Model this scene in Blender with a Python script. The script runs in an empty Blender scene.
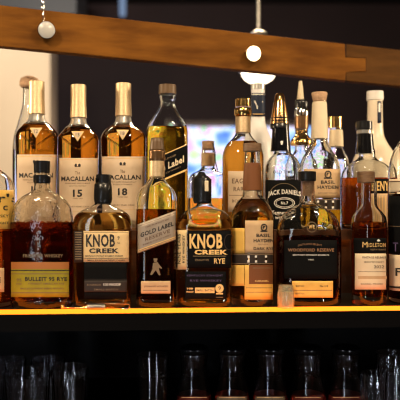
import bpy, bmesh, math, random
from mathutils import Vector
random.seed(5)
S = bpy.context.scene
COL = S.collection
F = 660.0
CZ = 0.1833            # camera height above the shelf surface (shelf surface is z = 0)
def yedge(px): return 1.08 + 0.04 * px / 400.0       # front edge of the shelf, slightly turned
TIER_Z = 0.125

# ------------------------------------------------------------------ materials
def nm(name):
    m = bpy.data.materials.new(name); m.use_nodes = True
    nt = m.node_tree; nt.nodes.clear()
    out = nt.nodes.new('ShaderNodeOutputMaterial')
    return m, nt, out
def pbr(name, col, rough=0.5, metal=0.0, noise=None, nscale=60, bump=0.0, coat=0.0, spec=0.5, stretch=None, trans=0.0, sub=0.0):
    m, nt, out = nm(name)
    b = nt.nodes.new('ShaderNodeBsdfPrincipled')
    b.inputs['Roughness'].default_value = rough
    b.inputs['Metallic'].default_value = metal
    b.inputs['Specular IOR Level'].default_value = spec
    b.inputs['Coat Weight'].default_value = coat
    b.inputs['Transmission Weight'].default_value = trans
    b.inputs['Base Color'].default_value = (*col, 1)
    nt.links.new(b.outputs[0], out.inputs[0])
    if noise:
        tc = nt.nodes.new('ShaderNodeTexCoord'); mp = nt.nodes.new('ShaderNodeMapping')
        if stretch: mp.inputs['Scale'].default_value = stretch
        n = nt.nodes.new('ShaderNodeTexNoise'); n.inputs['Scale'].default_value = nscale; n.inputs['Detail'].default_value = 6
        r = nt.nodes.new('ShaderNodeValToRGB')
        r.color_ramp.elements[0].position = 0.3; r.color_ramp.elements[1].position = 0.7
        r.color_ramp.elements[0].color = (*noise, 1); r.color_ramp.elements[1].color = (*col, 1)
        nt.links.new(tc.outputs['Object'], mp.inputs[0]); nt.links.new(mp.outputs[0], n.inputs['Vector'])
        nt.links.new(n.outputs['Fac'], r.inputs[0]); nt.links.new(r.outputs[0], b.inputs['Base Color'])
        if bump:
            bp = nt.nodes.new('ShaderNodeBump'); bp.inputs['Strength'].default_value = bump; bp.inputs['Distance'].default_value = 0.002
            nt.links.new(n.outputs['Fac'], bp.inputs['Height']); nt.links.new(bp.outputs[0], b.inputs['Normal'])
    return m
def emit(name, col, strength):
    m, nt, out = nm(name)
    e = nt.nodes.new('ShaderNodeEmission'); e.inputs[0].default_value = (*col, 1); e.inputs[1].default_value = strength
    nt.links.new(e.outputs[0], out.inputs[0]); return m
def glass(name, col=(1, 1, 1), ior=1.5, rough=0.0, bump=0.0, bscale=40):
    m, nt, out = nm(name)
    g = nt.nodes.new('ShaderNodeBsdfGlass'); g.inputs['Color'].default_value = (*col, 1)
    g.inputs['IOR'].default_value = ior; g.inputs['Roughness'].default_value = rough
    if bump:
        tc = nt.nodes.new('ShaderNodeTexCoord'); n = nt.nodes.new('ShaderNodeTexNoise'); n.inputs['Scale'].default_value = bscale
        bp = nt.nodes.new('ShaderNodeBump'); bp.inputs['Strength'].default_value = bump; bp.inputs['Distance'].default_value = 0.003
        nt.links.new(tc.outputs['Object'], n.inputs['Vector']); nt.links.new(n.outputs['Fac'], bp.inputs['Height'])
        nt.links.new(bp.outputs[0], g.inputs['Normal'])
    nt.links.new(g.outputs[0], out.inputs[0]); return m

M = {}
M['glass'] = glass('clear_glass', (.985, .99, .985), 1.5, 0, 0.12, 25)
M['clear_thick'] = glass('heavy_clear_glass', (.985, .985, .97), 1.5, 0, .35, 38)
M['glass_emb'] = glass('embossed_glass', (.97, .96, .93), 1.5, 0, 0.6, 75)
M['frost'] = pbr('frosted_white_glass', (.95, .93, .90), 0.35, trans=0.2)
M['cream_glass'] = pbr('cream_opaque_glass', (.86, .74, .55), 0.25, coat=0.4)
M['amber'] = glass('amber_whisky', (.93, .56, .16), 1.36)
M['deep'] = glass('deep_amber_whisky', (.80, .36, .08), 1.36)
M['pale_liq'] = glass('pale_amber_whisky', (.99, .76, .36), 1.36)
M['brown_liq'] = glass('brown_whisky', (.55, .30, .12), 1.36)
M['honey_liq'] = glass('honey_whisky', (.96, .65, .24), 1.36)
M['gold_liq'] = glass('golden_whisky', (.96, .72, .18), 1.36)
M['dark_liq'] = glass('dark_whisky', (.38, .11, .03), 1.36)
M['red_liq'] = glass('red_brown_whisky', (.62, .20, .06), 1.36)
M['vodka'] = glass('clear_spirit', (.98, .98, .98), 1.36)
M['red_juice'] = pbr('red_juice', (.16, .012, .008), 0.3)
M['goldfoil'] = pbr('gold_foil', (.93, .70, .42), 0.42, 0.75, (.80, .58, .32), 300, 0.15)
M['silverfoil'] = pbr('silver_foil', (.62, .60, .56), 0.3, 0.85)
M['brownfoil'] = pbr('bronze_foil', (.22, .12, .055), 0.3, 0.75)
M['gold'] = pbr('gold_metal', (.85, .56, .20), 0.18, 1.0)
M['bronze'] = pbr('bronze_metal', (.55, .32, .14), 0.2, 1.0)
M['chrome'] = pbr('chrome_metal', (.72, .70, .66), 0.12, 1.0)
M['steel'] = pbr('brushed_steel', (.42, .40, .37), 0.35, 1.0, (.3, .29, .27), 90, 0.1)
M['black'] = pbr('black_plastic', (.012, .012, .013), 0.22, 0, None)
M['wax'] = pbr('black_wax', (.016, .015, .014), 0.25, 0, (.008, .008, .008), 60, 0.6)
M['blackfoil'] = pbr('black_foil', (.006, .006, .007), 0.14, 0.0, spec=.4)
M['glow_tint'] = pbr('glow_tinted_shot_glass', (.97, .86, .56), .12, trans=.75)  # clear glass; the yellow tint stands in for glow from the strip
M['brown_cap'] = pbr('brown_cap', (.12, .065, .026), 0.4, 0.1)
M['cork'] = pbr('cork', (.62, .40, .23), 0.8, 0, (.40, .23, .12), 260, 0.4)
M['darkcork'] = pbr('dark_wood_stopper', (.20, .11, .05), 0.5, 0, (.12, .06, .028), 90, 0.1, stretch=(1, 1, 6))
M['cream'] = pbr('cream_paper', (.66, .50, .34), 0.65, 0, (.60, .45, .30), 40)
M['creamlt'] = pbr('pale_cream_paper', (.80, .66, .44), 0.6, 0, (.74, .60, .40), 40)
M['tan'] = pbr('tan_paper', (.62, .42, .22), 0.6, 0, (.54, .35, .18), 60)
M['kc'] = pbr('parchment_paper', (.78, .56, .28), 0.6, 0, (.68, .48, .22), 70)
M['olive'] = pbr('olive_yellow_paper', (.33, .29, .02), 0.6, 0, (.27, .23, .016), 60, spec=.25)
M['rust'] = pbr('rust_orange_paper', (.38, .14, .03), 0.55)
M['yellow'] = pbr('yellow_paper', (.82, .50, .10), 0.55, 0, (.72, .42, .08), 60)
M['grey_lab'] = pbr('silver_beige_paper', (.42, .34, .26), 0.4, 0.25, (.36, .28, .20), 50)
M['black_lab'] = pbr('black_paper', (.007, .007, .007), 0.7, spec=.03)
M['char_lab'] = pbr('charcoal_paper', (.032, .023, .018), 0.5, spec=.25)
M['brown_lab'] = pbr('brown_leather_paper', (.19, .07, .024), 0.5, spec=.25)
M['navy_lab'] = pbr('navy_band', (.012, .02, .045), 0.5, spec=.2)
M['ink'] = pbr('black_ink', (.02, .015, .012), 0.6)
M['softink'] = pbr('brown_ink', (.17, .10, .06), 0.6)
M['goldink'] = pbr('gold_ink', (.85, .55, .20), 0.5, 0.0)
M['whiteink'] = pbr('white_ink', (.80, .76, .68), 0.6)
M['dimink'] = pbr('dim_gold_ink', (.22, .15, .08), 0.5)
M['bronzeink'] = pbr('bronze_ink', (.33, .17, .08), 0.45, 0.0)
M['blueink'] = pbr('violet_ink', (.09, .06, .14), 0.5)
M['led'] = emit('led_strip_glow', (1.0, .19, .010), 3.3)
M['fascia'] = pbr('matt_black_edge', (.003, .0025, .0025), .6, spec=.05)
M['led2'] = emit('tier_strip_glow', (1.0, .40, .07), 6.5)
M['shelf'] = pbr('black_lacquered_wood', (.007, .006, .006), 0.5, 0, (.007, .006, .006), 8, 0.05, spec=.12)
M['tierm'] = pbr('dark_stained_wood', (.075, .030, .013), 0.3, 0, (.04, .016, .007), 10, 0.05, stretch=(1, 8, 8))

# ------------------------------------------------------------------ helpers
def link(name, me, mats, parent=None):
    o = bpy.data.objects.new(name, me); COL.objects.link(o)
    for m in mats: me.materials.append(m)
    if parent: o.parent = parent
    return o
def finish(bm, name, mats, parent=None, smooth=True, recalc=True, sharp=40):
    if recalc: bmesh.ops.recalc_face_normals(bm, faces=bm.faces[:])
    me = bpy.data.meshes.new(name)
    if smooth:
        for f in bm.faces: f.smooth = True
        a = math.radians(sharp)
        for e in bm.edges:
            if len(e.link_faces) == 2 and e.link_faces[0].normal.length and e.calc_face_angle(0) > a: e.smooth = False
    bm.to_mesh(me); bm.free()
    return link(name, me, mats, parent)
def tag(o, label=None, cat=None, group=None, kind=None):
    if label: o['label'] = label
    if cat: o['category'] = cat
    if group: o['group'] = group
    if kind: o['kind'] = kind
    return o
def empty(name, loc, label, cat, group=None):
    o = bpy.data.objects.new(name, None); COL.objects.link(o); o.location = loc; o.empty_display_size = .02
    return tag(o, label, cat, group)
def box_bm(bm, lo, hi, mi=0):
    v = [bm.verts.new((x, y, z)) for x in (lo[0], hi[0]) for y in (lo[1], hi[1]) for z in (lo[2], hi[2])]
    for q in ((0, 1, 3, 2), (4, 6, 7, 5), (0, 4, 5, 1), (2, 3, 7, 6), (0, 2, 6, 4), (1, 5, 7, 3)):
        f = bm.faces.new([v[i] for i in q]); f.material_index = mi
def prism(bm, poly, z0, z1):
    a = [bm.verts.new((x, y, z0)) for x, y in poly]; b = [bm.verts.new((x, y, z1)) for x, y in poly]
    bm.faces.new(a); bm.faces.new(b[::-1]); n = len(a)
    for i in range(n): bm.faces.new((a[i], a[(i + 1) % n], b[(i + 1) % n], b[i]))
def sect(hx, hy, n, k, N):
    t = 2 * math.pi * k / N; c, s = math.cos(t), math.sin(t)
    e = 2.0 / n
    return (hx * math.copysign(abs(c) ** e, c), hy * math.copysign(abs(s) ** e, s))
def loft(bm, rings, N=56, cx=0, cy=0, close_first=True, close_last=True, ripple=None):
    """rings: (z, hx, hy, n)"""
    prev = None; first = None
    for (z, hx, hy, n) in rings:
        cur = []
        for k in range(N):
            x, y = sect(max(hx, 1e-5), max(hy, 1e-5), n, k, N)
            if ripple:
                f = ripple(k / N, z); x *= f; y *= f
            cur.append(bm.verts.new((cx + x, cy + y, z)))
        if prev:
            for k in range(N): bm.faces.new((prev[k], prev[(k + 1) % N], cur[(k + 1) % N], cur[k]))
        else: first = cur
        prev = cur
    if close_first: bm.faces.new(first[::-1])
    if close_last: bm.faces.new(prev)
def tube(bm, pts, r, N=10):
    pts = [Vector(p) for p in pts]; prev = None
    up = Vector((0.13, 0.31, 0.94)).normalized()
    for i, p in enumerate(pts):
        d = (pts[min(i + 1, len(pts) - 1)] - pts[max(i - 1, 0)]).normalized()
        a = d.cross(up)
        if a.length < .05: a = d.cross(Vector((1, 0, 0)))
        a.normalize(); b = d.cross(a)
        rr = r[i] if isinstance(r, (list, tuple)) else r
        cur = [bm.verts.new(p + rr * (math.cos(2 * math.pi * k / N) * a + math.sin(2 * math.pi * k / N) * b)) for k in range(N)]
        if prev:
            for k in range(N): bm.faces.new((prev[k], prev[(k + 1) % N], cur[(k + 1) % N], cur[k]))
        else: bm.faces.new(cur[::-1])
        prev = cur
    bm.faces.new(prev)
def densify(rows, m=5):
    """Catmull-Rom through rows; two rows with the same height make a sharp step."""
    segs = [[rows[0]]]
    for r in rows[1:]:
        if abs(r[0] - segs[-1][-1][0]) < 1e-7: segs.append([r])
        else: segs[-1].append(r)
    out = []
    for s in segs:
        if len(s) < 3: out += s; continue
        for i in range(len(s) - 1):
            p0, p1, p2, p3 = s[max(i - 1, 0)], s[i], s[i + 1], s[min(i + 2, len(s) - 1)]
            for j in range(m):
                t = j / m; q = []
                for a, b, c, d in zip(p0, p1, p2, p3):
                    ta = .5 * (c - a); tb = .5 * (d - b)
                    dd = c - b
                    if dd == 0: ta = tb = 0
                    else:
                        ta = max(0, min(ta / dd, 2.5)) * dd; tb = max(0, min(tb / dd, 2.5)) * dd
                    h = t * t * t * (2 * b - 2 * c + ta + tb) + t * t * (-3 * b + 3 * c - 2 * ta - tb) + t * ta + b
                    q.append(h)
                q[0] = p1[0] + (p2[0] - p1[0]) * t
                out.append(tuple(q))
        out.append(s[-1])
    return out

_txt = {}
def text_mesh(s, bold):
    key = (s, bold)
    if key in _txt: return _txt[key]
    cu = bpy.data.curves.new('t', 'FONT'); cu.body = s; cu.size = 1; cu.resolution_u = 2; cu.offset = bold
    if len(s) > 1: cu.space_character = 1.08
    o = bpy.data.objects.new('t', cu); COL.objects.link(o)
    bpy.context.view_layer.update()
    me = bpy.data.meshes.new_from_object(o.evaluated_get(bpy.context.evaluated_depsgraph_get()))
    vs = [(v.co.x, v.co.y) for v in me.vertices]; fs = [tuple(p.vertices) for p in me.polygons]
    bpy.data.objects.remove(o); bpy.data.curves.remove(cu); bpy.data.meshes.remove(me)
    x0 = min(v[0] for v in vs); x1 = max(v[0] for v in vs); y0 = min(v[1] for v in vs); y1 = max(v[1] for v in vs)
    vs = [((x - x0) / (x1 - x0) - .5, (y - y0) / (y1 - y0) - .5) for x, y in vs]
    _txt[key] = (vs, fs); return _txt[key]

def T(s, cx, cy, w, h, mat='ink', bold=0.012, arc=0, rot=0): return ('t', s, cx, cy, w, h, mat, bold, arc, rot)
def R(x0, x1, y0, y1, mat): return ('r', x0, x1, y0, y1, mat)
def P(pts, mat): return ('p', pts, mat)
def D(cx, cy, rx, ry, mat): return ('p', [(cx + rx * math.cos(a * math.pi / 10), cy + ry * math.sin(a * math.pi / 10)) for a in range(20)], mat)
def O(cx, cy, rx, ry, w, mat): return ('o', cx, cy, rx, ry, w, mat)

class Bottle:
    def __init__(s, label, cx, rows, base=0.0, Y=None, row='front', name='whisky_bottle', cat='bottle', group=None, basew=.93):
        s.cx = cx; s.zb = base
        mx = max((r[1] * (r[2] if len(r) > 2 else 1)) for r in rows)
        if Y is None:
            Y0 = yedge(cx) + (.022 if row == 'front' else .205)
            Y = Y0 / (1 - mx / F)
        s.Y = Y; s.s = F / Y; s.X = (cx - 200) / s.s
        s.root = empty(name, (s.X, s.Y, base), label, cat, group)
        rr = []
        for r in rows:
            hw = r[1] / s.s; d = r[2] if len(r) > 2 else 1; n = r[3] if len(r) > 3 else 2
            rr.append((s.z(r[0]), hw, hw * d, n))
        last = rr[-1]
        # the foot: rows end with the body; close down to the base with a rounded heel
        if last[0] > .012:
            rr.append((.012, last[1], last[2], last[3])); 
        rr = [r for r in rr if r[0] >= .0119]
        l = rr[-1]; 
        rr += [(.006, l[1] * .992, l[2] * .992, l[3]), (.002, l[1] * .965, l[2] * .965, l[3]), (0, l[1] * basew, l[2] * basew, l[3])]
        s.rows = densify(rr)           # top -> bottom
    def z(s, py): return CZ + (200 - py) / s.s - s.zb
    def at(s, z):
        R_ = s.rows
        if z >= R_[0][0]: return R_[0][1:]
        for a, b in zip(R_, R_[1:]):
            if b[0] <= z <= a[0]:
                t = 0 if a[0] == b[0] else (a[0] - z) / (a[0] - b[0])
                return tuple(p + (q - p) * t for p, q in zip(a[1:], b[1:]))
        return R_[-1][1:]
    def body(s, mat='glass', wall=.0024, foot=.009, solid=False, name='glass_body'):
        bm = bmesh.new(); up = s.rows[::-1]
        if solid: loft(bm, up)
        else:
            inner = [(z, hx - wall, hy - wall, n) for z, hx, hy, n in s.rows if z > foot + .001]
            hx, hy, n = s.at(foot)
            inner += [(foot + .0006, hx - wall - .001, hy - wall - .001, n), (foot, hx - wall - .004, hy - wall - .004, n)]
            loft(bm, up + [(z, max(a, .002), max(b, .002), n) for z, a, b, n in inner])
        s.wall, s.foot = wall, foot
        return finish(bm, name, [M[mat]], s.root)
    def fill(s, py, mat='amber', name='whisky'):
        zt = s.z(py); e = s.wall - .0004
        hx, hy, n = s.at(s.foot)
        rr = [(s.foot - .0004, hx - e - .004, hy - e - .004, n), (s.foot + .0004, hx - e - .001, hy - e - .001, n)]
        rr += [(z, hx - e, hy - e, n) for z, hx, hy, n in s.rows[::-1] if s.foot + .0012 < z < zt - .0005]
        hx, hy, n = s.at(zt); rr.append((zt, hx - e, hy - e, n))
        bm = bmesh.new(); loft(bm, rr)
        return finish(bm, name, [M[mat]], s.root)
    def lathe(s, name, rows, mat, n=2, dx=0, parent=None, ripple=None, N=40):
        rr = []
        for r in rows:
            hw = r[1] / s.s; d = r[2] if len(r) > 2 else 1
            rr.append((s.z(r[0]), hw, hw * d, n))
        # small bevel at both ends
        def bev(a, b):
            k = min(.0008, a[1] * .3)
            dz = math.copysign(k, b[0] - a[0])
            return [(a[0], a[1] - k, a[2] - k, a[3]), (a[0] + dz, a[1], a[2], a[3])]
        rr = bev(rr[0], rr[1]) + rr[1:-1] + bev(rr[-1], rr[-2])[::-1]
        bm = bmesh.new(); loft(bm, rr, N=N, cx=dx / s.s, ripple=ripple)
        return finish(bm, name, [M[mat]], parent or s.root)
    def pt(s, px, py, off):
        yl = -s.at(s.z(py))[1]
        for _ in range(5):
            k = (s.Y + yl) / F
            x = (px - 200) * k - s.X; z = CZ + (200 - py) * k - s.zb
            hx, hy, n = s.at(z); hx += off; hy += off
            x = max(-hx * .997, min(hx * .997, x))
            yl = -hy * (1 - abs(x / hx) ** n) ** (1.0 / n)
        return (x, yl, z)
    def label(s, name, x0, x1, y0, y1, mat, items=(), slope=0, nx=26, ny=6, parent=None, off=.0002):
        xc = (x0 + x1) / 2
        sh = lambda x, y: (x, y + slope * (x - xc))
        bare = mat is None; mat = mat or items[0][-1 if items[0][0] in 'rpo' else 6]
        bm = bmesh.new(); mats = [M[mat]]; idx = {mat: 0}
        def mi(m):
            if m not in idx: idx[m] = len(mats); mats.append(M[m])
            return idx[m]
        G = []; full = (nx, ny)
        if bare: nx = ny = 0
        for lay in (off, off + .0004):
            G.append([[bm.verts.new(s.pt(*sh(x0 + (x1 - x0) * i / max(nx, 1), y0 + (y1 - y0) * j / max(ny, 1)), lay)) for i in range(nx + 1)] for j in range(ny + 1)])
        for j in range(ny):
            for i in range(nx):
                a, b = G
                bm.faces.new((b[j][i], b[j + 1][i], b[j + 1][i + 1], b[j][i + 1]))
                bm.faces.new((a[j][i], a[j][i + 1], a[j + 1][i + 1], a[j + 1][i]))
        a, b = G
        if bare: bmesh.ops.delete(bm, geom=bm.verts[:], context='VERTS')
        for j in range(ny):
            bm.faces.new((a[j][0], a[j + 1][0], b[j + 1][0], b[j][0])); bm.faces.new((a[j][nx], b[j][nx], b[j + 1][nx], a[j + 1][nx]))
        for i in range(nx):
            bm.faces.new((a[0][i], b[0][i], b[0][i + 1], a[0][i + 1])); bm.faces.new((a[ny][i], a[ny][i + 1], b[ny][i + 1], b[ny][i]))
        for it in items:
            k = it[0]
            if k == 't':
                _, st, cx, cy, w, h, m, bold, arc, rot = it; m = mi(m)
                vs, fs = text_mesh(st, bold); vv = []
                for u, v in vs:
                    x = u * w; y = -v * h
                    if arc:
                        y += arc * (2 * u) ** 2
                    if rot: c, q = math.cos(rot), math.sin(rot); x, y = x * c - y * q, x * q + y * c
                    vv.append(bm.verts.new(s.pt(*sh(cx + x, cy + y), off + .0008)))
                for f in fs:
                    try: bm.faces.new([vv[i] for i in f]).material_index = m
                    except ValueError: pass
            elif k == 'r':
                _, a0, a1, b0, b1, m = it; m = mi(m); q = max(2, int(abs(a1 - a0) / 2) + 1); w = max(1, int(abs(b1 - b0) / 4))
                g = [[bm.verts.new(s.pt(*sh(a0 + (a1 - a0) * i / q, b0 + (b1 - b0) * j / w), off + .0006)) for i in range(q + 1)] for j in range(w + 1)]
                for j in range(w):
                    for i in range(q): bm.faces.new((g[j][i], g[j + 1][i], g[j + 1][i + 1], g[j][i + 1])).material_index = m
            elif k == 'p':
                m = mi(it[2]); bm.faces.new([bm.verts.new(s.pt(*sh(x, y), off + .0007)) for x, y in it[1]]).material_index = m
            elif k == 'o':
                _, cx, cy, rx, ry, w, m = it; m = mi(m); A = []; B_ = []
                for q in range(24):
                    t = q * math.pi / 12
                    A.append(bm.verts.new(s.pt(*sh(cx + rx * math.cos(t), cy + ry * math.sin(t)), off + .0007)))
                    B_.append(bm.verts.new(s.pt(*sh(cx + (rx - w) * math.cos(t), cy + (ry - w) * math.sin(t)), off + .0007)))
                for q in range(24): bm.faces.new((A[q], A[(q + 1) % 24], B_[(q + 1) % 24], B_[q])).material_index = m
        return finish(bm, name, mats, parent or s.root, recalc=False)

# ------------------------------------------------------------------ camera
cam = bpy.data.cameras.new('camera'); co = bpy.data.objects.new('camera', cam); COL.objects.link(co)
co.location = (0, 0, CZ); co.rotation_euler = (math.radians(90), 0, 0)
cam.sensor_width = 36; cam.lens = 36 * F / 400; cam.clip_start = .05
cam.dof.use_dof = True; cam.dof.focus_distance = 1.21; cam.dof.aperture_fstop = 3.5
S.camera = co

# ------------------------------------------------------------------ the setting
def xy(px, dy): y = yedge(px) + dy; return ((px - 200) / F * y, y)
PL, PR = -420, 820
def slab(name, d0, d1, z0, z1, mat, label=None, kind='structure', cat=None, parent=None):
    bm = bmesh.new(); prism(bm, [xy(PL, d0), xy(PR, d0), xy(PR, d1), xy(PL, d1)], z0, z1)
    o = finish(bm, name, [M[mat]], parent, smooth=False)
    if label: tag(o, label, cat)
    elif kind: tag(o, kind=kind)
    return o
def rbox(name, lo, hi, mat, kind='structure'):
    bm = bmesh.new(); box_bm(bm, lo, hi); o = finish(bm, name, [mat], smooth=False)
    if kind: tag(o, kind=kind)
    return o
M['floor'] = pbr('dark_floor_boards', (.05, .03, .02), 0.5, 0, (.03, .018, .012), 3, stretch=(1, 10, 1))
M['ceil'] = pbr('black_ceiling', (.012, .012, .013), 0.8, 0, (.009, .009, .01), 3)
M['wall'] = pbr('dark_plum_wall', (.032, .016, .021), 0.8, 0, (.018, .009, .013), 1.2)
M['sidewall'] = pbr('dark_side_wall', (.03, .02, .018), 0.8, 0, (.02, .014, .012), 2)
M['plaster'] = pbr('cream_plaster', (.62, .50, .36), 0.8, 0, (.54, .43, .30), 2)
XL, XR, YB, YF, ZF, ZC = -2.3, 2.3, 4.6, -1.6, -1.05, 1.55
rbox('floor', (XL, YF, ZF - .05), (XR, YB, ZF), M['floor'])
rbox('ceiling', (XL, YF, ZC), (XR, YB, ZC + .05), M['ceil'])
rbox('wall_back', (XL, YB, ZF), (XR, YB + .05, ZC), M['wall'])
rbox('wall_front', (XL, YF - .05, ZF), (XR, YF, ZC), M['sidewall'])
rbox('wall_left', (XL - .05, YF, ZF), (XL, YB, ZC), M['sidewall'])
rbox('wall_right', (XR, YF, ZF), (XR + .05, YB, ZC), M['sidewall'])
# pale plastered wall return on the left, seen out of focus
bm = bmesh.new(); Yp = 3.2
box_bm(bm, (XL, Yp, ZF), ((50 - 200) / F * Yp, Yp + .15, 1.02))
tag(finish(bm, 'wall_left_return', [M['plaster']], smooth=False), kind='structure')

# the shelf
shelf = empty('bar_shelf', (0, 0, 0), 'black bar shelf with a glowing yellow light strip along its front edge', 'shelf')
slab('shelf_board', .026, .62, -.032, 0, 'shelf', kind=None, parent=shelf)
tag(slab('led_strip', .0, .026, -.0035, .0, 'led', kind=None, parent=shelf), 'glowing yellow light strip')
slab('fascia', .0, .026, -.032, -.0035, 'fascia', kind=None, parent=shelf)
tier = empty('bottle_step', (0, 0, 0), 'raised brown wooden step behind the front row, carrying the back bottles', 'step')
slab('riser', .192, .62, 0, TIER_Z - .010, 'tierm', kind=None, parent=tier)
slab('step_top', .175, .62, TIER_Z - .010, TIER_Z, 'tierm', kind=None, parent=tier)
slab('step_lip', .175, .1775, TIER_Z - .019, TIER_Z - .010, 'tierm', kind=None, parent=tier)
slab('light_strip', .182, .190, TIER_Z - .0135, TIER_Z - .010, 'led2', kind=None, parent=tier)
cab = empty('bar_cabinet', (0, 0, ZF), 'black bar cabinet under the shelf with an open compartment full of glasses', 'cabinet')
def cpart(name, q0, q1, d0, d1, z0, z1):
    bm = bmesh.new(); prism(bm, [xy(q0, d0), xy(q1, d0), xy(q1, d1), xy(q0, d1)], z0 - ZF, z1 - ZF)
    finish(bm, name, [M['shelf']], cab, smooth=False)
cpart('compartment_floor', PL, PR, 0, .62, -.30, -.27)
cpart('cabinet_body', PL, PR, 0, .62, ZF, -.30)
slab('wooden_panel', .60, .62, -.27, -.032, 'shelf', 'black wooden panel closing the back of the compartment below the shelf', cat='panel')

# ------------------------------------------------------------------ front row
# (A) cropped bottle at the left edge
b = Bottle('rounded bottle with a yellow label cut off by the left edge of the photo', -14,
    [(150, 8), (166, 8), (169, 13), (176, 22), (183, 26.4), (190, 28), (230, 28), (300, 28)])
b.body(); b.fill(224, 'deep'); b.lathe('cap', [(142, 9), (156, 9)], 'wax')
b.label('label', -38, 16.5, 190, 229, 'yellow', [T("ker's", -2, 198, 36, 9, bold=.02), T('c', 5, 208, 4, 5), T("BOURBON WHISKY", -12, 216, 40, 3), T('KENTUCKY STRAIGHT', -12, 223, 40, 2.5)])
b.label('lower_label', -38, 4, 268, 292, 'tan', [T('HANDMADE', -14, 280, 30, 5)])

# (B) oval flask with olive label
b = Bottle('oval embossed flask bottle with olive-yellow rye label and black stopper', 42,
    [(172, 7.6), (184, 7.6), (189, 8), (192, 11.5, .9), (196, 19, .72), (201, 25, .64), (208, 29, .6, 2.1), (218, 31, .58, 2.2), (228, 31.2, .58, 2.3), (300, 31.0, .58, 2.3)])
b.body('glass_emb', foot=.012); b.fill(222, 'red_liq')
b.lathe('stopper', [(161, 8.2), (173, 8.0)], 'black'); b.lathe('collar', [(175, 8.0), (176, 8.6), (182, 8.6), (183.5, 8.0)], 'black')
b.label('label', 11, 69, 262, 297, 'olive', [R(11, 69, 262, 269, 'rust'), R(11, 69, 270, 271, 'ink'), R(11, 69, 273.5, 274.2, 'softink'),
    T('BULLEIT 95 RYE', 46, 279, 42, 4.2, bold=.03), T('STRAIGHT AMERICAN RYE', 46, 283.6, 36, 1.8, 'softink'), T('95', 19, 280, 5, 3, 'softink'), T('WHISKEY', 19, 284, 6, 1.6, 'softink'),
    T('SMALL BATCH WHISKEY MADE IN KENTUCKY', 42, 288.5, 44, 1.6, 'softink'), R(11, 69, 292.4, 293.1, 'softink')], nx=30)
b.label('embossing', 20, 66, 253, 258.5, None, [T('FRONTIER WHISKEY', 43, 255.8, 40, 3.4, 'dimink')], off=.0001)

def knob(label, cx, dark):
    rows = [(178, 7), (200, 7), (204, 8), (207, 13, .9), (210, 20, .75), (214, 25.5, .62, 2.6), (219, 28, .56, 3.4), (226, 28.8, .54, 4), (300, 28.8, .54, 4)]
    if dark: rows = [(r[0] + 1, r[1] * .95 if r[0] > 205 else r[1]) + r[2:] for r in rows]
    return Bottle(label, cx, rows)
# (C) flask with parchment label
b = knob('square flask bottle with cream parchment label and black wax neck', 102.5, False)
b.body(); b.fill(213, 'pale_liq')
b.label('black_panel', 84, 127, 262.4, 299, 'black_lab', [R(84, 127, 279, 279.5, 'char_lab')])
b.lathe('cap', [(174.5, 7.4), (184, 7.4)], 'black', dx=1)
b.lathe('wax_seal', [(182, 7), (184.5, 8.6), (190, 9), (199, 9.2), (203.5, 8.4)], 'wax', dx=.5)
b.label('label', 83.5, 129, 231, 262, 'kc', [T('KNOB', 100.5, 240.6, 29, 13, bold=.03), T('CREEK', 104, 250.8, 30, 5, bold=.045), T('9', 118.5, 238, 2, 4), T('YEARS', 118.5, 243, 3, 2, 'softink'),
    T('KENTUCKY STRAIGHT BOURBON WHISKEY', 104, 256, 38, 1.7), R(84, 128.5, 258, 258.5, 'ink'), T('SMALL BATCH PATIENTLY AGED', 106, 260.4, 38, 1.5), R(84, 128.5, 232, 232.5, 'softink')])
it = [R(75, 81.5, 232 + 2.4 * k, 233 + 2.4 * k, 'dimink') for k in range(12)]
b.label('side_strip', 74, 82.5, 231, 262.5, 'char_lab', it, nx=8)
b.label('lower_label', 84, 127, 280.5, 292, 'char_lab', off=.0012, items=[T('100 PROOF', 112, 284.6, 17, 2.6, 'whiteink'), T('BOURBON', 94, 284.8, 14, 2, 'dimink'), T('SMALL BATCH', 106, 289.5, 24, 1.8, 'dimink')])

# (D) tall square bottle with slanting label
sq = lambda y, w, n=4.2, d=.94: (y, w, d, n)
b = Bottle('tall square bottle with slanting silver-beige label and a striding figure', 157,
    [(150, 6.8), (176, 7), (179, 8, 1, 2.2), (184, 11.5, 1, 2.6), (189, 16, .97, 3.2), (195, 19.2, .94, 4), (203, 20.2, .92, 4.8), (300, 20, .92, 5)])
b.body(foot=.014); b.fill(209, 'brown_liq')
b.lathe('cap', [(138, 6.2), (142, 6.6), (150, 7.4)], 'brown_cap')
b.lathe('cap_ring', [(150, 8), (152, 8.4), (155, 7.7), (158, 8.4), (161, 8)], 'brownfoil')
b.lathe('neck_foil', [(160, 7.4), (177, 7.7)], 'goldfoil')
b.label('label', 137.6, 175.6, 217.5, 246.5, 'grey_lab', [T('GOLD LABEL', 157, 229.5, 33, 4.6, bold=.03), T('RESERVE', 157.5, 235.5, 25, 3.6, 'softink', .02), T('BLENDED SCOTCH WHISKY', 157, 240, 28, 1.6, 'softink'),
    R(138, 175.5, 219.5, 220, 'softink'), R(138, 175.5, 243.2, 244, 'goldink'), R(138, 175.5, 245, 245.5, 'goldink'), T('THE PURSUIT OF', 157, 223.5, 24, 1.5, 'softink')], slope=-.36)
b.label('striding_figure', 147, 163, 257, 277, None, [D(155.5, 261, 1.7, 1.2, 'dimink'), R(153.7, 157.4, 258.4, 260.2, 'dimink'),
    P([(153, 263), (158, 262), (159.5, 268), (155, 270), (152.4, 268)], 'dimink'), P([(155, 269), (158.5, 267), (160.5, 275), (159, 275.5)], 'dimink'), P([(153, 268), (156, 270), (152, 275), (150, 274.5)], 'dimink'), P([(158, 263), (162, 268), (161.5, 269), (157.5, 266)], 'dimink')], nx=8)
b.label('lower_label', 141, 170.5, 281, 293.5, 'tan', [T('JOHNNIE WALKER', 156, 286.5, 24, 2, 'softink'), R(143, 168, 290, 290.6, 'softink')])

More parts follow.
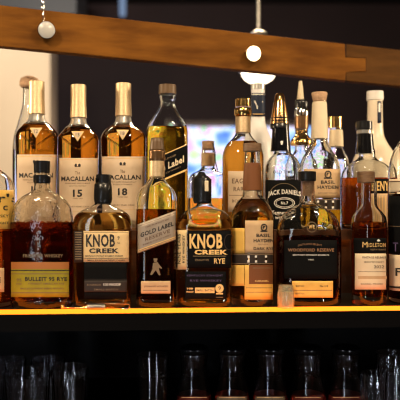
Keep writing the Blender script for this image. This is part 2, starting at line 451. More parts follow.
# (E) black-labelled rye flask
b = knob('square flask bottle with black rye label, gold lettering and waxed cap', 204.5, True)
b.body(); b.fill(219, 'pale_liq')
b.lathe('cap', [(172, 3), (175, 4.6), (178, 7)], 'wax', dx=-3)
b.lathe('wax_seal', [(176, 6.5), (178.5, 8.6), (190, 8.8), (200, 8.9), (203.5, 8.0)], 'wax', dx=-2.4, ripple=lambda u, z: 1 + .05 * math.sin(u * 19 + z * 300))
b.lathe('neck_tag', [(181, 1.9), (191.5, 1.9)], 'creamlt', dx=2, n=5).location = (0, -7.4 / b.s, 0)
b.label('label', 187.5, 231, 230.5, 268, 'black_lab', [T('KNOB', 206, 241.2, 33, 15, 'goldink', .03), T('CREEK', 211, 252.2, 33, 4.8, 'goldink', .045), T('RYE', 219.5, 261, 11, 5.4, 'goldink', .02),
    R(193, 226, 255.8, 256.4, 'dimink'), T('STRAIGHT RYE', 202, 260, 14, 2, 'dimink'), O(229, 242, 5, 8, .7, 'char_lab')])
it = [T('NINE YEARS', 179, 249, 30, 3.2, 'ink', .02, 0, -math.pi / 2), T('RYE WHISKEY', 183.6, 249, 28, 2.4, 'ink', .02, 0, -math.pi / 2), R(176.8, 177.3, 232, 267.5, 'ink'), R(186, 186.4, 232, 267.5, 'ink')]
b.label('side_strip', 176, 187, 230, 269.5, 'kc', it, nx=10)
b.label('lower_label', 185, 226, 271.5, 299, 'black_lab', [T('KENTUCKY STRAIGHT', 205, 275.5, 36, 1.8, 'blueink'), T('RYE WHISKEY', 206, 280.6, 32, 2, 'blueink'),
    T('100', 190, 288.6, 6, 1.9, 'goldink', .04), T('PROOF', 190, 291.8, 7, 1.8, 'goldink', .04), R(195, 214.5, 287.6, 293, 'goldink'), T('SMALL BATCH', 204.7, 290.3, 17, 2, 'ink'),
    D(219.5, 288.4, 4.2, 4.4, 'goldink'), T('9', 219.6, 288.2, 2.4, 4, 'ink'), R(216, 223, 293, 294.4, 'goldink'), R(216, 223, 297, 297.6, 'dimink')])

# (F) round amber bottle with belt
def belt(b, x0, x1, y0, y1, xs):
    it = [R(x0, x1, y0, y0 + .7, 'dimink'), R(x0, x1, y1 - .7, y1, 'dimink')]
    for x in xs:
        it += [R(x - 1.1, x + 1.1, y0 + 1.5, y0 + 3.6, 'whiteink'), R(x - 1.1, x + 1.1, y1 - 3.6, y1 - 1.5, 'whiteink'), R(x - .3, x + 1, y0 + 3.6, y1 - 3.6, 'bronze')]
    return b.label('belt_band', x0, x1, y0, y1, 'char_lab', it, off=.0009)
b = Bottle('slender round amber bottle with tan label, dark belt and brown neck wrap', 252.3,
    [(150, 7.6), (160, 7.8), (192, 9.4), (196, 10), (200, 13.5), (205, 17), (211, 19.8), (218, 21.2), (226, 21.4), (300, 21)])
b.body(foot=.013); b.fill(199, 'pale_liq')
b.lathe('stopper', [(143.5, 9.2), (151.5, 9.2)], 'darkcork')
b.lathe('neck_wrap', [(163, 8.3), (190.5, 9.8)], 'brown_lab')
b.label('label', 245, 273, 220.5, 253.5, 'tan', [D(264, 227.5, 3.4, 3.8, 'ink'), O(264, 227.5, 2.1, 2.4, .5, 'tan'), R(260.5, 267.5, 230.5, 232, 'ink'), T('BASIL', 263.4, 235.4, 14, 3.4, bold=.03), T('HAYDEN', 263.6, 240.6, 20, 3.4, bold=.03),
    T('KENTUCKY', 263, 244.4, 10, 1.2, 'softink'), T('DARK RYE', 263.6, 248.6, 20, 3, bold=.02)])
b.label('lower_label', 244.6, 273, 265, 299.5, 'yellow', [R(249, 273, 265, 284, 'brown_lab'), T('KENTUCKY RYE WHISKEY', 262, 268, 18, 1.6, 'dimink'), T('CARAMEL', 262, 281, 14, 1.8, 'goldink'), R(246, 272, 287.6, 288.1, 'softink'), R(246, 272, 292, 292.4, 'softink')])
belt(b, 231.5, 273, 254, 264, (248.5, 256, 266))
b.label('back_label', 231.6, 244.6, 228, 253.5, 'yellow', [], nx=8); b.label('back_label', 231.6, 244.2, 265, 286, 'yellow', [], nx=8)

# (G) broad shouldered dark bottle
b = Bottle('broad dark bourbon bottle with bronze lettering on its black label', 308.5,
    [(180, 6), (198, 6.4), (203, 8, 1), (206, 14, .9), (210, 20.5, .78), (215, 26, .68, 2.2), (221, 29.8, .6, 2.5), (229, 31.8, .56, 2.8), (240, 32.2, .55, 3), (300, 31.8, .55, 3)])
b.body('clear_thick', wall=.0036, foot=.012); b.fill(236, 'dark_liq')
b.lathe('cap', [(171.5, 9), (181, 9)], 'wax', dx=-1.5)
b.lathe('neck_cork', [(181, 5), (196, 5)], 'cork', dx=-1)
b.label('embossed_medallion', 306, 317.5, 221, 233, None, [O(311.8, 227, 5.2, 5.4, .7, 'dimink'), T('W R', 311.8, 227, 6, 4, 'goldink'), R(302, 305.5, 226, 227, 'dimink'), R(318, 321, 226, 227, 'dimink')], nx=8)
b.label('label', 284, 337, 240, 279, 'black_lab', [T('DISTILLERS SELECT', 310, 244, 24, 1.8, 'bronzeink', 0, 1.6), T('WOODFORD RESERVE', 311, 250, 46, 3.2, 'bronzeink', .02), T('KENTUCKY STRAIGHT BOURBON', 311, 255, 36, 1.5, 'whiteink'), T('WHISKEY', 311, 259.6, 6, 1.5, 'whiteink')], nx=30)
b.label('lower_label', 292, 333, 281, 297.5, 'yellow', [T('BATCH', 300, 286, 8, 1.8), T('No. 218', 324, 286, 8, 2), R(293, 332, 290, 290.5, 'softink'), T('BOTTLE', 300, 293.6, 9, 1.6, 'softink')])

# (H) Irish whiskey bottle
b = Bottle('round bottle with black and cream label and wooden stopper, front right', 369,
    [(182, 7.6), (204, 7.8), (208, 9.4), (212, 13, 1), (217, 16.4), (224, 17.4), (300, 16.4)])
b.body(foot=.016); b.fill(222, 'deep')
b.lathe('stopper', [(171.5, 8.6), (183, 8.6)], 'darkcork', dx=-3)
b.label('label', 355, 386, 253.5, 289.5, 'creamlt', [T('VINTAGE RELEASE', 374, 257.4, 24, 2.2, 'softink', .02), T('IRISH WHISKEY', 374, 262, 20, 1.8, 'softink'), T('2022', 379, 266.8, 10, 3, 'ink', .01), R(358, 387, 271.5, 272, 'softink'), R(358, 387, 276, 279, 'tan'), T('BARREL PROOF', 372, 284, 22, 1.6, 'softink')])
b.label('black_band', 354, 386.5, 238, 253.5, 'black_lab', [T('M', 365, 244.6, 5, 5.4, 'goldink', .0), T('IDLETON', 377.2, 245, 17, 4, 'goldink', .0), T('VERY RARE', 378, 249.6, 16, 1.7, 'dimink'), P([(378.6, 238.8), (380.6, 241), (378.6, 241.6), (376.6, 241)], 'whiteink')])

# (I) cropped bottle at the right edge
b = Bottle('dark bottle with white band and cream label cut off by the right edge', 415,
    [(110, 9), (128, 9), (136, 12), (142, 15.5), (150, 20.5), (158, 23.5), (168, 25.6), (180, 26.4), (200, 26.6), (300, 26)])
b.body(); b.fill(194, 'dark_liq'); b.lathe('cap', [(96, 10), (113, 10)], 'black')
b.label('shoulder_band', 389, 441, 179, 192, 'creamlt', [R(389, 441, 181, 182, 'softink')])
b.label('black_label', 388, 441, 196, 254, 'black_lab', [T('T', 396, 247, 4.4, 9, 'blueink', .02), R(390, 441, 226, 226.6, 'dimink')])
b.label('label', 388, 441, 255, 291, 'creamlt', [T('F', 398.4, 272, 5, 8, 'ink', .02), R(389, 440, 286.5, 288.5, 'ink')])

# upturned shot glass
ripf = lambda u, z: 1 + .035 * math.cos(u * 2 * math.pi * 9)
b = Bottle('small upturned shot glass standing on the shelf edge', 285.8, [(285, 7), (290, 7.6), (296, 8.4), (302, 9.6), (305, 10)], name='shot_glass', cat='glass', Y=1.1265, basew=.98)
bm = bmesh.new(); up = b.rows[::-1]; ztop = up[-1][0]
loft(bm, up + [(ztop, up[-1][1] * .5, up[-1][2] * .5, 2)] )
ob = finish(bm, 'glass_body', [M['glass']], b.root)
# hollow: a cavity open at the foot
bm = bmesh.new()
outer = b.rows[::-1]; inner = [(z, hx - .0018, hy - .0018, n) for z, hx, hy, n in b.rows if z < ztop - .009]
loft(bm, [(ztop, outer[-1][1] * .2, outer[-1][2] * .2, 2)] + outer[::-1] + inner[::-1] + [(inner[0][0] + .0004, inner[0][1] * .3, inner[0][2] * .3, 2)], close_first=True, ripple=ripf, N=72)
me_old = ob.data; bmesh.ops.recalc_face_normals(bm, faces=bm.faces[:])
for f in bm.faces: f.smooth = True
me = bpy.data.meshes.new('glass_body'); bm.to_mesh(me); bm.free(); me.materials.append(M['glow_tint']); ob.data = me; bpy.data.meshes.remove(me_old)

# bar tool lying on the edge
def world(px, py, Y): return Vector(((px - 200) / F * Y, Y, CZ + (200 - py) / F * Y))
Yt = yedge(100) + .011
o_ = empty('bar_tool', ((100 - 200) / F * Yt, Yt, 0), 'small metal bar tool with wire loop lying in front of the parchment-labelled flask', 'bar tool')
def L(px, z, dy=0): return ((px - 100) / F * Yt, dy, z)
bm = bmesh.new(); tube(bm, [L(87, .0048), L(87.6, .0048), L(88.2, .0048), L(104, .0048), L(105, .0048)], [.0028, .0045, .0047, .0047, .0035], 14); finish(bm, 'grip', [M['steel']], o_)
bm = bmesh.new(); tube(bm, [L(62, .004), L(72, .0034), L(80, .0036), L(88, .0045)], [.0012, .001, .0012, .0022]); tube(bm, [L(61, .004), L(61.8, .0052), L(63.4, .0052), L(64.4, .004)], [.0012, .0036, .0036, .0012], 12); finish(bm, 'rod', [M['gold']], o_)
bm = bmesh.new(); tube(bm, [L(88, .0095), L(100, .0105), L(118, .0105), L(128, .0100), L(129.4, .0085), L(129.6, .004), L(128.5, .0016), L(120, .0014)], .0009); finish(bm, 'wire_loop', [M['chrome']], o_)
bm = bmesh.new(); tube(bm, [L(104 + t * .25, .004 + .0022 * math.sin(t * 1.1), .0022 * math.cos(t * 1.1)) for t in range(40)], .0007, 8); finish(bm, 'spiral', [M['gold']], o_)

# ------------------------------------------------------------------ back row (on the raised tier)
def back(label, cx, rows, **k): return Bottle(label, cx, rows, base=TIER_Z, row='back', **k)
def aged(cx, top, year, hw, where):
    b = back('amber bottle with gold neck foil and cream label printed %s%s' % (year, where), cx,
        [(top + 30, 6.4), (top + 36, 7), (top + 40, 9.4), (top + 43, 13), (top + 46, hw - 5), (top + 50, hw - 1.6), (top + 55, hw), (top + 70, hw - .2), (top + 130, hw - 1.6)], group='gold-capped aged whisky bottles')
    b.body(); b.fill(top + 43.5, 'amber')
    b.lathe('gold_cap', [(top, 7.6), (top + 20, 7.7), (top + 33, 8.3)], 'goldfoil')
    b.lathe('neck_foil', [(top + 33, 7.3), (top + 38, 8.2), (top + 42, 10.4)], 'silverfoil')
    x0, x1 = cx - hw + 1, cx + hw - 1; y = top + 73
    sg = 1 if cx < 200 else 1
    k = (2 * hw) / 42.0
    c = cx - .9
    b.label('label', x0, x1, y, y + 72, 'cream', [R(x0, x1, y + 1.5, y + 2, 'goldink'), D(c - 1.8, y + 7.2, 1.3, 1.6, 'ink'), D(c + 1.8, y + 7.2, 1.3, 1.6, 'ink'), R(c - 3, c + 3, y + 8, y + 9, 'softink'),
        T('The', c, y + 14.8, 5, 3.2, 'softink'), T('MACALLAN', c, y + 20.8, 34 * k, 4.8, 'ink', .03), T('HIGHLAND SINGLE MALT', c, y + 25.4, 26 * k, 1.2, 'softink'), T('SCOTCH WHISKY', c, y + 28, 18 * k, 1.2, 'softink'),
        T(year, c, y + 35.3, 9.5, 7.4, 'ink', .035), T('YEARS OLD', c, y + 40.5, 10, 1.2, 'softink'), T('SHERRY OAK CASK', c, y + 48.6, 24, 1.6, 'softink'), R(x0, x1, y + 53, y + 53.5, 'tan')], nx=30)
    # triangular neck badge and chevron pressed in the glass
    t = top
    for (nme, poly, m, extra) in (('badge', [(c - 6.4, t + 46.2), (c + 6.4, t + 46.2), (c, t + 56.5)], 'goldink', [('p', [(c - 4.9, t + 47), (c + 4.9, t + 47), (c, t + 55)], 'cream'), T(year, c, t + 49.7, 3.8, 3.4, 'ink', .01)]),):
        bm = bmesh.new()
        def tri(pl, off, mi_):
            A_, B2, C_ = pl; g = []
            for a in range(9):
                f = a / 8; n_ = 8 - a
                g.append([bm.verts.new(b.pt(A_[0] + (C_[0] - A_[0]) * f + (B2[0] - A_[0]) * (1 - f) * (k_ / max(n_, 1)), A_[1] + (C_[1] - A_[1]) * f, off)) for k_ in range(n_ + 1)])
            for a in range(8):
                for k_ in range(8 - a):
                    bm.faces.new((g[a][k_], g[a + 1][k_], g[a][k_ + 1])).material_index = mi_
                    if k_ < 7 - a: bm.faces.new((g[a][k_ + 1], g[a + 1][k_], g[a + 1][k_ + 1])).material_index = mi_
        tri(poly, .0005, 0)
        mats = [M['goldink'], M['cream'], M['ink']]
        tri(extra[0][1], .0009, 1)
        vs, fs = text_mesh(year, .01); vv = [bm.verts.new(b.pt(c + u * 3.8, t + 49.7 - v * 3.4, .0013)) for u, v in vs]
        for f in fs: bm.faces.new([vv[i] for i in f]).material_index = 2
        finish(bm, nme, mats, b.root, recalc=False)
    bm = bmesh.new()
    for sgn in (-1, 1):
        pts = [b.pt(c + sgn * (1 + (hw - 4) * q / 6), t + 64 - 12.5 * q / 6, -.0004) for q in range(7)]
        tube(bm, pts, .0018, 8)
    finish(bm, 'glass_chevron', [M['glass']], b.root)
    return b
aged(36.8, 81.5, '12', 20.8, ', leftmost of the three')
aged(78.5, 85, '15', 20.2, ', middle of the three')
aged(123.5, 83.5, '18', 22.4, ', rightmost of the three')

# tall square bottle with slanting black label
b = back('tall square bottle of golden whisky with slanting black label, brown stopper', 167.5,
    [(94, 7.2), (98, 8), (101, 7), (105, 7.4), (110, 9.6, 1, 2.3), (117, 14, 1, 2.8), (124, 18, .98, 3.4), (130, 20, .96, 4.2), (138, 20.6, .95, 5), (230, 20.6, .95, 5)])
b.body(); b.fill(128, 'gold_liq')
b.lathe('stopper', [(85, 8.6), (94.5, 8.8)], 'brown_cap')
b.label('label', 149.5, 187.5, 152, 179, 'black_lab', [R(149.6, 187.4, 152, 153, 'goldink'), R(149.6, 187.4, 176.6, 178.6, 'goldink'), T('BLENDED', 170, 158, 12, 1.8, 'dimink'), T('Blue Label', 168, 165.4, 32, 7, 'creamlt', .03), T('SCOTCH WHISKY', 170, 172, 22, 1.4, 'dimink')], slope=-.43)

# amber bottle with gold ringed cap
b = back('amber bottle with ringed gold cap and small white label', 243,
    [(117, 7), (131, 7), (135, 8), (139, 11), (143, 15), (148, 18.4), (156, 20.4), (166, 20.6), (232, 20.4)])
b.body(); b.fill(142, 'honey_liq')
b.lathe('cap', [(99, 7.6), (107, 7.8)], 'gold'); b.lathe('cap_ring', [(108, 8.4), (111, 8.8), (114, 8.8), (117, 8)], 'gold'); b.lathe('neck_foil', [(117, 7.5), (133, 7.7)], 'goldfoil')
b.label('label', 228, 262, 171, 212, 'cream', [T('EAGLE', 241, 181, 18, 5, 'softink', .02), T('RARE', 240, 189, 13, 4.4, 'softink', .02), R(229, 261, 195, 195.6, 'softink'), T('BOURBON', 243, 201, 22, 3, 'softink')])

# square bottle with black label and pourer
b = back('square clear bottle with arched white lettering on black label, bronze pourer', 282.6,
    [(126, 6), (150, 8.2), (153, 8.6, 1, 2), (158, 13, .95, 2.6), (163, 16, .92, 3.4), (169, 17.2, .92, 4.4), (176, 17.7, .92, 5), (230, 17.6, .92, 5)])
b.body('clear_thick', wall=.0036); b.fill(181, 'deep')
b.lathe('neck_foil', [(128, 8.4), (136, 8.8), (151.5, 10)], 'blackfoil', dx=-2)
b.lathe('pourer', [(93.5, 3.4), (95.5, 4.6), (103, 6.2), (112, 7.8), (121, 9), (128, 9.4)], 'bronze', dx=-3)
b.lathe('pourer_collar', [(117, 8.2), (118.2, 9.2), (120, 8.4), (121.2, 9.3), (123, 8.5), (124.2, 9.4), (129, 9.4)], 'black', dx=-3)
ob = b.lathe('neck_seal', [(141.5, 2.6), (146, 2.6)], 'whiteink', dx=-2); ob.location = (0, -7 / b.s, 0)
b.label('neck_label', 269, 297, 168, 177, None, [T('OLD TIME', 283, 172, 20, 3, 'ink')])
b.label('label', 265.6, 301, 180, 236, 'black_lab', [O(284, 200, 16.5, 17, .5, 'dimink'), T('JACK DANIELS', 284.5, 192.4, 33, 6.2, 'whiteink', .03, 2.4), O(284.5, 203, 10.5, 5.6, .7, 'whiteink'), O(284.5, 203, 8.8, 4.2, .5, 'whiteink'), T('No.7', 284.5, 203, 7, 3, 'whiteink', .02),
    T('Tennessee', 282, 212.6, 21, 3.8, 'whiteink', .01), T('WHISKEY', 283, 218, 16, 2.6, 'whiteink')])

# clear bottle with cork and paper-wrapped neck
b = back('clear bottle with cork, paper-wrapped neck, tan label and dark belt', 319.5,
    [(102, 6.8), (138, 8), (142, 8.4), (147, 10.5), (153, 14), (160, 18), (166, 20), (173, 20.8), (232, 20.6)])
b.body('clear_thick', wall=.0042); b.fill(206, 'gold_liq')
b.lathe('cork', [(92.5, 7.6), (94, 8), (101.8, 6.4)], 'cork')
b.lathe('neck_wrap', [(102, 6.9), (104, 7.3), (139, 8.6)], 'creamlt')
b.label('label', 304, 340, 169, 198, 'tan', [D(328, 174.5, 3.6, 4, 'ink'), O(328, 174.5, 2.2, 2.5, .5, 'tan'), R(324, 332, 177.4, 178.8, 'ink'), T('BASIL', 328, 182.2, 14, 3.6, bold=.03), T('HAYDEN', 328, 187.2, 21, 3.4, bold=.03), T('KENTUCKY STRAIGHT', 328, 193, 20, 1.4, 'softink')])
belt(b, 299, 340.5, 199, 210, (318, 326, 333))

# amber bottle with black capsule
b = back('round-shouldered amber bottle with black neck capsule and gold label strip', 367,
    [(150, 8), (157, 8.4), (160, 11, 1), (163, 16.5), (167, 21.5, .9), (172, 24.4, .85, 2.3), (178, 25.4, .8, 2.6), (230, 25, .8, 2.8)])
b.body('clear_thick', wall=.0036); b.fill(178, 'deep')
b.lathe('cap', [(121.5, 8), (130, 8.2)], 'black', dx=-3)
b.lathe('neck_ring', [(130, 7.2), (134, 7.2)], 'silverfoil', dx=-3)
b.lathe('capsule', [(134, 7.6), (142, 8.2), (154, 9.4)], 'blackfoil', dx=-2)
b.label('label', 373.5, 391, 178.5, 193.5, 'black_lab', [T('ENY', 383, 186, 12.5, 9.6, 'goldink', .03)], nx=12)
b.label('side_label', 373.5, 391, 193.5, 226, 'tan', [R(376 + 3 * k, 376.8 + 3 * k, 196, 224, 'goldink') for k in range(5)], nx=12)

# ------------------------------------------------------------------ third row, farther back on the tier
def far(label, cx, rows, Y, **k): return Bottle(label, cx, rows, base=TIER_Z, Y=Y, **k)
b = far('clear bottle with rounded cork top, hidden behind the leftmost gold-capped bottle', 30,
    [(86, 6.8), (100, 7), (112, 9), (125, 12.5), (136, 15.6), (150, 17), (230, 17)], 1.47)
b.body(); b.fill(150, 'vodka', 'clear_spirit'); b.lathe('cork', [(76.5, 5), (78.5, 8.4), (82, 9.6), (86, 9.6), (88, 8)], 'cork', dx=-.6)
b = far('squat clear square bottle with a cork, behind the black-labelled rye flask', 208,
    [(149, 6.2), (168, 6.8), (171, 10, 1, 2.4), (174, 16, .95, 3.2), (178, 19, .9, 4.4), (184, 20, .9, 5), (226, 20, .9, 5)], 1.46)
b.body(); b.fill(198, 'amber'); b.lathe('cork', [(141, 6.2), (150, 6)], 'cork'); b.lathe('neck_label', [(153, 6.6), (166, 7.1)], 'tan')
bm = bmesh.new(); tube(bm, [b.pt(213, 143, .002), b.pt(215, 152, .002), b.pt(218, 162, .002), b.pt(221, 170, .002)], .0012); finish(bm, 'ribbon', [M['black']], b.root)
b = far('tall frosted white bottle with a navy neck band', 258,
    [(86, 6.8), (118, 7), (124, 7.8), (132, 10.5), (141, 14), (150, 15.4), (230, 15.4)], 1.46)
b.body('frost', solid=True); b.lathe('cap', [(84, 7.2), (90, 7.2)], 'silverfoil')
b.label('neck_band', 251.2, 265.2, 93, 116.5, 'navy_lab', [P([(254, 101), (255.4, 101), (257.4, 106), (262.4, 101), (263, 102), (257.4, 109.4)], 'whiteink'), R(251.4, 265, 94, 94.8, 'whiteink'), R(251.4, 265, 113.8, 114.4, 'goldink')], nx=14, off=.0006)
b = far('clear bottle with tapered pale pouring spout and flanged gold collar', 301.5,
    [(130, 6.4), (150, 6.6), (156, 10), (162, 14), (170, 16.5), (230, 16.5)], 1.46)
b.body(); b.fill(176, 'vodka', 'clear_spirit')
b.lathe('spout', [(81, 1.6), (88, 2.4), (101, 3.6)], 'creamlt', dx=-1)
b.lathe('pourer_cap', [(100, 6.4), (103, 6.8), (108, 6.6)], 'black'); b.lathe('pourer_collar', [(108, 6.6), (112, 7.2), (116, 7.4)], 'chrome')
b.lathe('neck_band', [(116, 7), (129.5, 6.8)], 'brownfoil')
b.lathe('flange', [(130, 5.8), (134, 6), (137, 8), (140, 10.6), (143.5, 11.4), (146, 10.6)], 'gold')
b = far('slim clear bottle with gold cap and pale label beside the cork-topped clear bottle', 336,
    [(127, 6), (146, 6.8), (152, 9), (158, 11.6), (166, 13), (230, 13)], 1.46)
b.body(); b.fill(160, 'vodka', 'clear_spirit'); b.lathe('gold_cap', [(117, 6.8), (128, 7)], 'gold', dx=-1)
b.lathe('neck_label', [(130, 6.6), (147, 7.4)], 'creamlt')
b = far('tall cream bottle with a white cap rising behind the black-capped amber bottle', 375,
    [(100, 7.4), (128, 7.8), (136, 9), (143, 12), (151, 17), (159, 21), (168, 23), (232, 23)], 1.48)
b.body('cream_glass', solid=True); b.lathe('cap', [(91.5, 8.2), (100.5, 8.4)], 'whiteink')
b.label('neck_mark', 377.5, 381.5, 101, 123, 'navy_lab', [R(378.4, 380.6, 103, 112, 'whiteink')], nx=4, off=.0006)

# ------------------------------------------------------------------ lower compartment glassware
M['tumbler'] = glass('ribbed_tumbler_glass', (.95, .95, .96), 1.5, 0.02, .2, 60)
LZ = -.27
def tumbler(cx, hw, top, Y, label, ribs=18):
    s_ = F / Y; X = (cx - 200) / s_; zt = CZ + (200 - top) / s_ - LZ; r = hw / s_
    e = empty('tumbler', (X, Y, LZ), label, 'glass', 'tumblers on the lower shelf')
    rip = lambda u, z: 1 + (.018 * math.cos(u * 2 * math.pi * ribs) if .006 < z < zt - .02 else 0)
    bm = bmesh.new()
    n = 14
    outr = [(0, r * .78, r * .78, 2), (.002, r * .82, r * .82, 2)] + [(.002 + (zt - .003) * k / n, r * (.83 + .17 * k / n), r * (.83 + .17 * k / n), 2) for k in range(1, n + 1)]
    inr = [(z, a - .0025, b_ - .0025, q) for z, a, b_, q in outr[::-1] if z > .012] + [(.012, r * .7, r * .7, 2)]
    loft(bm, outr + inr, N=72, ripple=rip); finish(bm, 'glass_body', [M['tumbler']], e)
    return e
tumbler(27, 23, 371, 1.19, 'ribbed tumbler in the dark at the lower left, in front of the others')
tumbler(70, 18.5, 366, 1.20, 'ribbed tumbler at the right end of the lower left cluster')
tumbler(-7, 13, 366, 1.27, 'tumbler cut off by the left edge below the shelf')
tumbler(48, 17, 358, 1.34, 'tumbler standing behind the two front tumblers at lower left')
tumbler(10, 16, 358, 1.36, 'tumbler in the back at the far lower left')
tumbler(153, 16, 354, 1.20, 'plain tall tumbler standing alone below the slanting silver-beige label bottle', 0)
tumbler(392, 16, 352, 1.20, 'tall sparkling tumbler at the lower right corner')
tumbler(374, 13, 372, 1.16, 'shorter sparkling tumbler beside the lower right corner')
def small_bottle(cx, lab, words, label):
    b = Bottle(label, cx, [(352, 14), (358, 13.6), (364, 12.6), (370, 13), (378, 14.6), (388, 16.4), (400, 17.6), (430, 17.8), (450, 17.8)], base=LZ, Y=1.22, name='juice_carafe', cat='bottle', group='small glass carafes on the lower shelf')
    b.body('tumbler', wall=.002)
    b.lathe('lid', [(346, 12.4), (347.5, 14.6), (351, 14.6), (352.5, 14)], 'blackfoil')
    b.fill(394, 'red_juice', 'red_drink')
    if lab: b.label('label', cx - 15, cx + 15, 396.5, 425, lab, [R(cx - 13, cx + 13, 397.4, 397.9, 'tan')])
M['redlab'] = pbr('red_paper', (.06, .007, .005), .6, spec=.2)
M['dimtan'] = pbr('dark_tan_paper', (.10, .075, .055), .6, spec=.2)  # tan base colour, set dark and even
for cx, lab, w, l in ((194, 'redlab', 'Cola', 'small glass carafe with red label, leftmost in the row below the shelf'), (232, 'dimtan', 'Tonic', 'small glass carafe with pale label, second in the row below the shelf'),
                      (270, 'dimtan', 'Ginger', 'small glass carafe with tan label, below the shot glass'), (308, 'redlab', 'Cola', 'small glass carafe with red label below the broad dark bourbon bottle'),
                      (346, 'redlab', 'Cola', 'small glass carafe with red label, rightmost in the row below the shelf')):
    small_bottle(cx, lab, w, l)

# ------------------------------------------------------------------ beam
M['beamA'] = pbr('orange_brown_timber', (.22, .084, .010), 0.7, 0, (.10, .034, .004), 5, .15, spec=.1, stretch=(1.2, 6, 9))
M['beamB'] = pbr('darker_timber', (.10, .042, .008), 0.7, 0, (.055, .022, .004), 7, .15, spec=.1, stretch=(1.2, 6, 9))
def ybeam(px): return 1.36 * (1 + .14 * px / 400)
def bp(px, py, d=0):
    Y = ybeam(px); return Vector(((px - 200) / F * Y, Y + d, CZ + (200 - py) / F * Y))
top = lambda px: 5 + 45 * px / 400.0
bot = lambda px: 46 + 40 * px / 400.0
beam = empty('wooden_beam', bp(200, bot(200)), 'long orange-brown timber beam with a finger joint hanging above the bottles', 'beam')
def timber(pts, mat, nm_):
    bm = bmesh.new(); o0 = beam.location
    a = [bm.verts.new(bp(x, y) - o0) for x, y in pts]; c = [bm.verts.new(bp(x, y) + Vector((.006, .03, 0)) - o0) for x, y in pts]
    bm.faces.new(a); bm.faces.new(c[::-1]); n = len(a)
    for i in range(n): bm.faces.new((a[i], a[(i + 1) % n], c[(i + 1) % n], c[i]))
    bmesh.ops.bevel(bm, geom=[e for e in bm.edges], offset=.0012, segments=1, affect='EDGES')
    return finish(bm, nm_, [M[mat]], beam, smooth=False)
timber([(-160, top(-160)), (345, top(345)), (345, 58), (366, 58), (366, 71.5), (345.4, 71.5), (345.4, bot(345)), (-160, bot(-160))], 'beamA', 'timber')
timber([(346, top(346)), (600, top(600)), (600, bot(600)), (346, bot(346)), (346, 72.2), (366.8, 72.2), (366.8, 57.4), (346, 57.4)], 'beamB', 'timber')
bm = bmesh.new()
for q in (-150, 590):
    p = bp(q, top(q)); o0 = beam.location
    tube(bm, [p + Vector((0, .015, -.01)) - o0, Vector((p.x, p.y + .015, ZC)) - o0], .006)
finish(bm, 'hanger_rod', [M['steel']], beam)

# round spotlights on the beam
M['lens_off'] = pbr('frosted_lens', (.50, .49, .46), 0.3, coat=.5)
M['lens_on'] = emit('lit_lens', (1.0, .74, .40), 6)
def spot(px, py, r, lit, label):
    Y = ybeam(px) - .03; c = world(px, py, Y); rr = r / F * Y
    e = empty('spotlight', c, label, 'spotlight', 'small round spotlights on the beam')
    d = Vector((.30, -1, -.12)).normalized()
    bm = bmesh.new(); tube(bm, [-d * .016, -d * .014, d * .0, d * .001], [rr * .55, rr * .85, rr * 1.0, rr * .93], 28); finish(bm, 'housing', [M['black' if not lit else 'brownfoil']], e)
    bm = bmesh.new(); tube(bm, [d * .0, d * .003, d * .0055, d * .007], [rr * .95, rr * .93, rr * .7, rr * .25], 28); finish(bm, 'lens', [M['lens_on' if lit else 'lens_off']], e)
    bm = bmesh.new(); tube(bm, [Vector((-.002, .014, 0)), Vector((-.003, .031, 0))], .004); finish(bm, 'bracket', [M['black']], e)
    return e, c, rr
e, c, rr = spot(46.5, 30, 8.8, False, 'unlit round white spotlight with hanging chain at the left end of the beam')
bm = bmesh.new()
for k in range(40):
    z = rr * .9 + k * .0062
    t = [Vector((-.007 + .0022 * math.cos(a * math.pi / 4) * (1 if k % 2 else .25), .0 + .0022 * math.cos(a * math.pi / 4) * (.25 if k % 2 else 1), z + .0040 * math.sin(a * math.pi / 4))) for a in range(9)]
    tube(bm, t, .0006, 6)
finish(bm, 'chain', [M['chrome']], e)
spot(253.5, 53.5, 7.8, True, 'lit round spotlight glowing on the middle of the beam')

# pendant lamp behind the beam
M['bowl'] = emit('lit_opal_bowl', (1.0, .83, .58), 5.0)
Yl = 1.95; sL = F / Yl; P0 = world(258.5, 84, Yl)
e = empty('pendant_lamp', P0, 'pendant lamp with glowing opal bowl hanging behind the beam', 'lamp')
zz = lambda py: (84 - py) / sL
def lrow(a): return [(zz(y), w / sL, w / sL, 2) for y, w in a]
bm = bmesh.new(); loft(bm, lrow([(84, 1), (83.4, 6), (82, 10), (79, 14.2), (75.5, 16.4), (72, 17.2)])); finish(bm, 'opal_bowl', [M['bowl']], e)
bm = bmesh.new(); loft(bm, lrow([(72, 19.4), (66, 19), (54, 16), (44, 11), (36, 8.6), (33.5, 8.2), (32, 6.5), (30, 3)])); finish(bm, 'lamp_shade', [M['steel']], e)
bm = bmesh.new(); tube(bm, [(0, 0, zz(31)), (0, 0, ZC - P0.z)], .0062); finish(bm, 'rod', [M['steel']], e)

# ------------------------------------------------------------------ bright window far behind
m, nt, out = nm('bright_street_glow'); M['win'] = m
tc = nt.nodes.new('ShaderNodeTexCoord'); mp = nt.nodes.new('ShaderNodeMapping'); mp.inputs['Scale'].default_value = (1, 1, .8)
n1 = nt.nodes.new('ShaderNodeTexNoise'); n1.inputs['Scale'].default_value = 7; n1.inputs['Detail'].default_value = 2
r = nt.nodes.new('ShaderNodeValToRGB'); cr = r.color_ramp
cols = [(.30, (.03, .10, .95)), (.40, (.25, .48, 1.0)), (.48, (.80, .85, 1.0)), (.55, (.80, .35, .75)), (.62, (.25, .8, .35)), (.70, (1.0, .7, .4))]
cr.elements[0].position = cols[0][0]; cr.elements[0].color = (*cols[0][1], 1); cr.elements[1].position = cols[-1][0]; cr.elements[1].color = (*cols[-1][1], 1)
for p_, c_ in cols[1:-1]: el = cr.elements.new(p_); el.color = (*c_, 1)
em = nt.nodes.new('ShaderNodeEmission'); em.inputs[1].default_value = 1.5
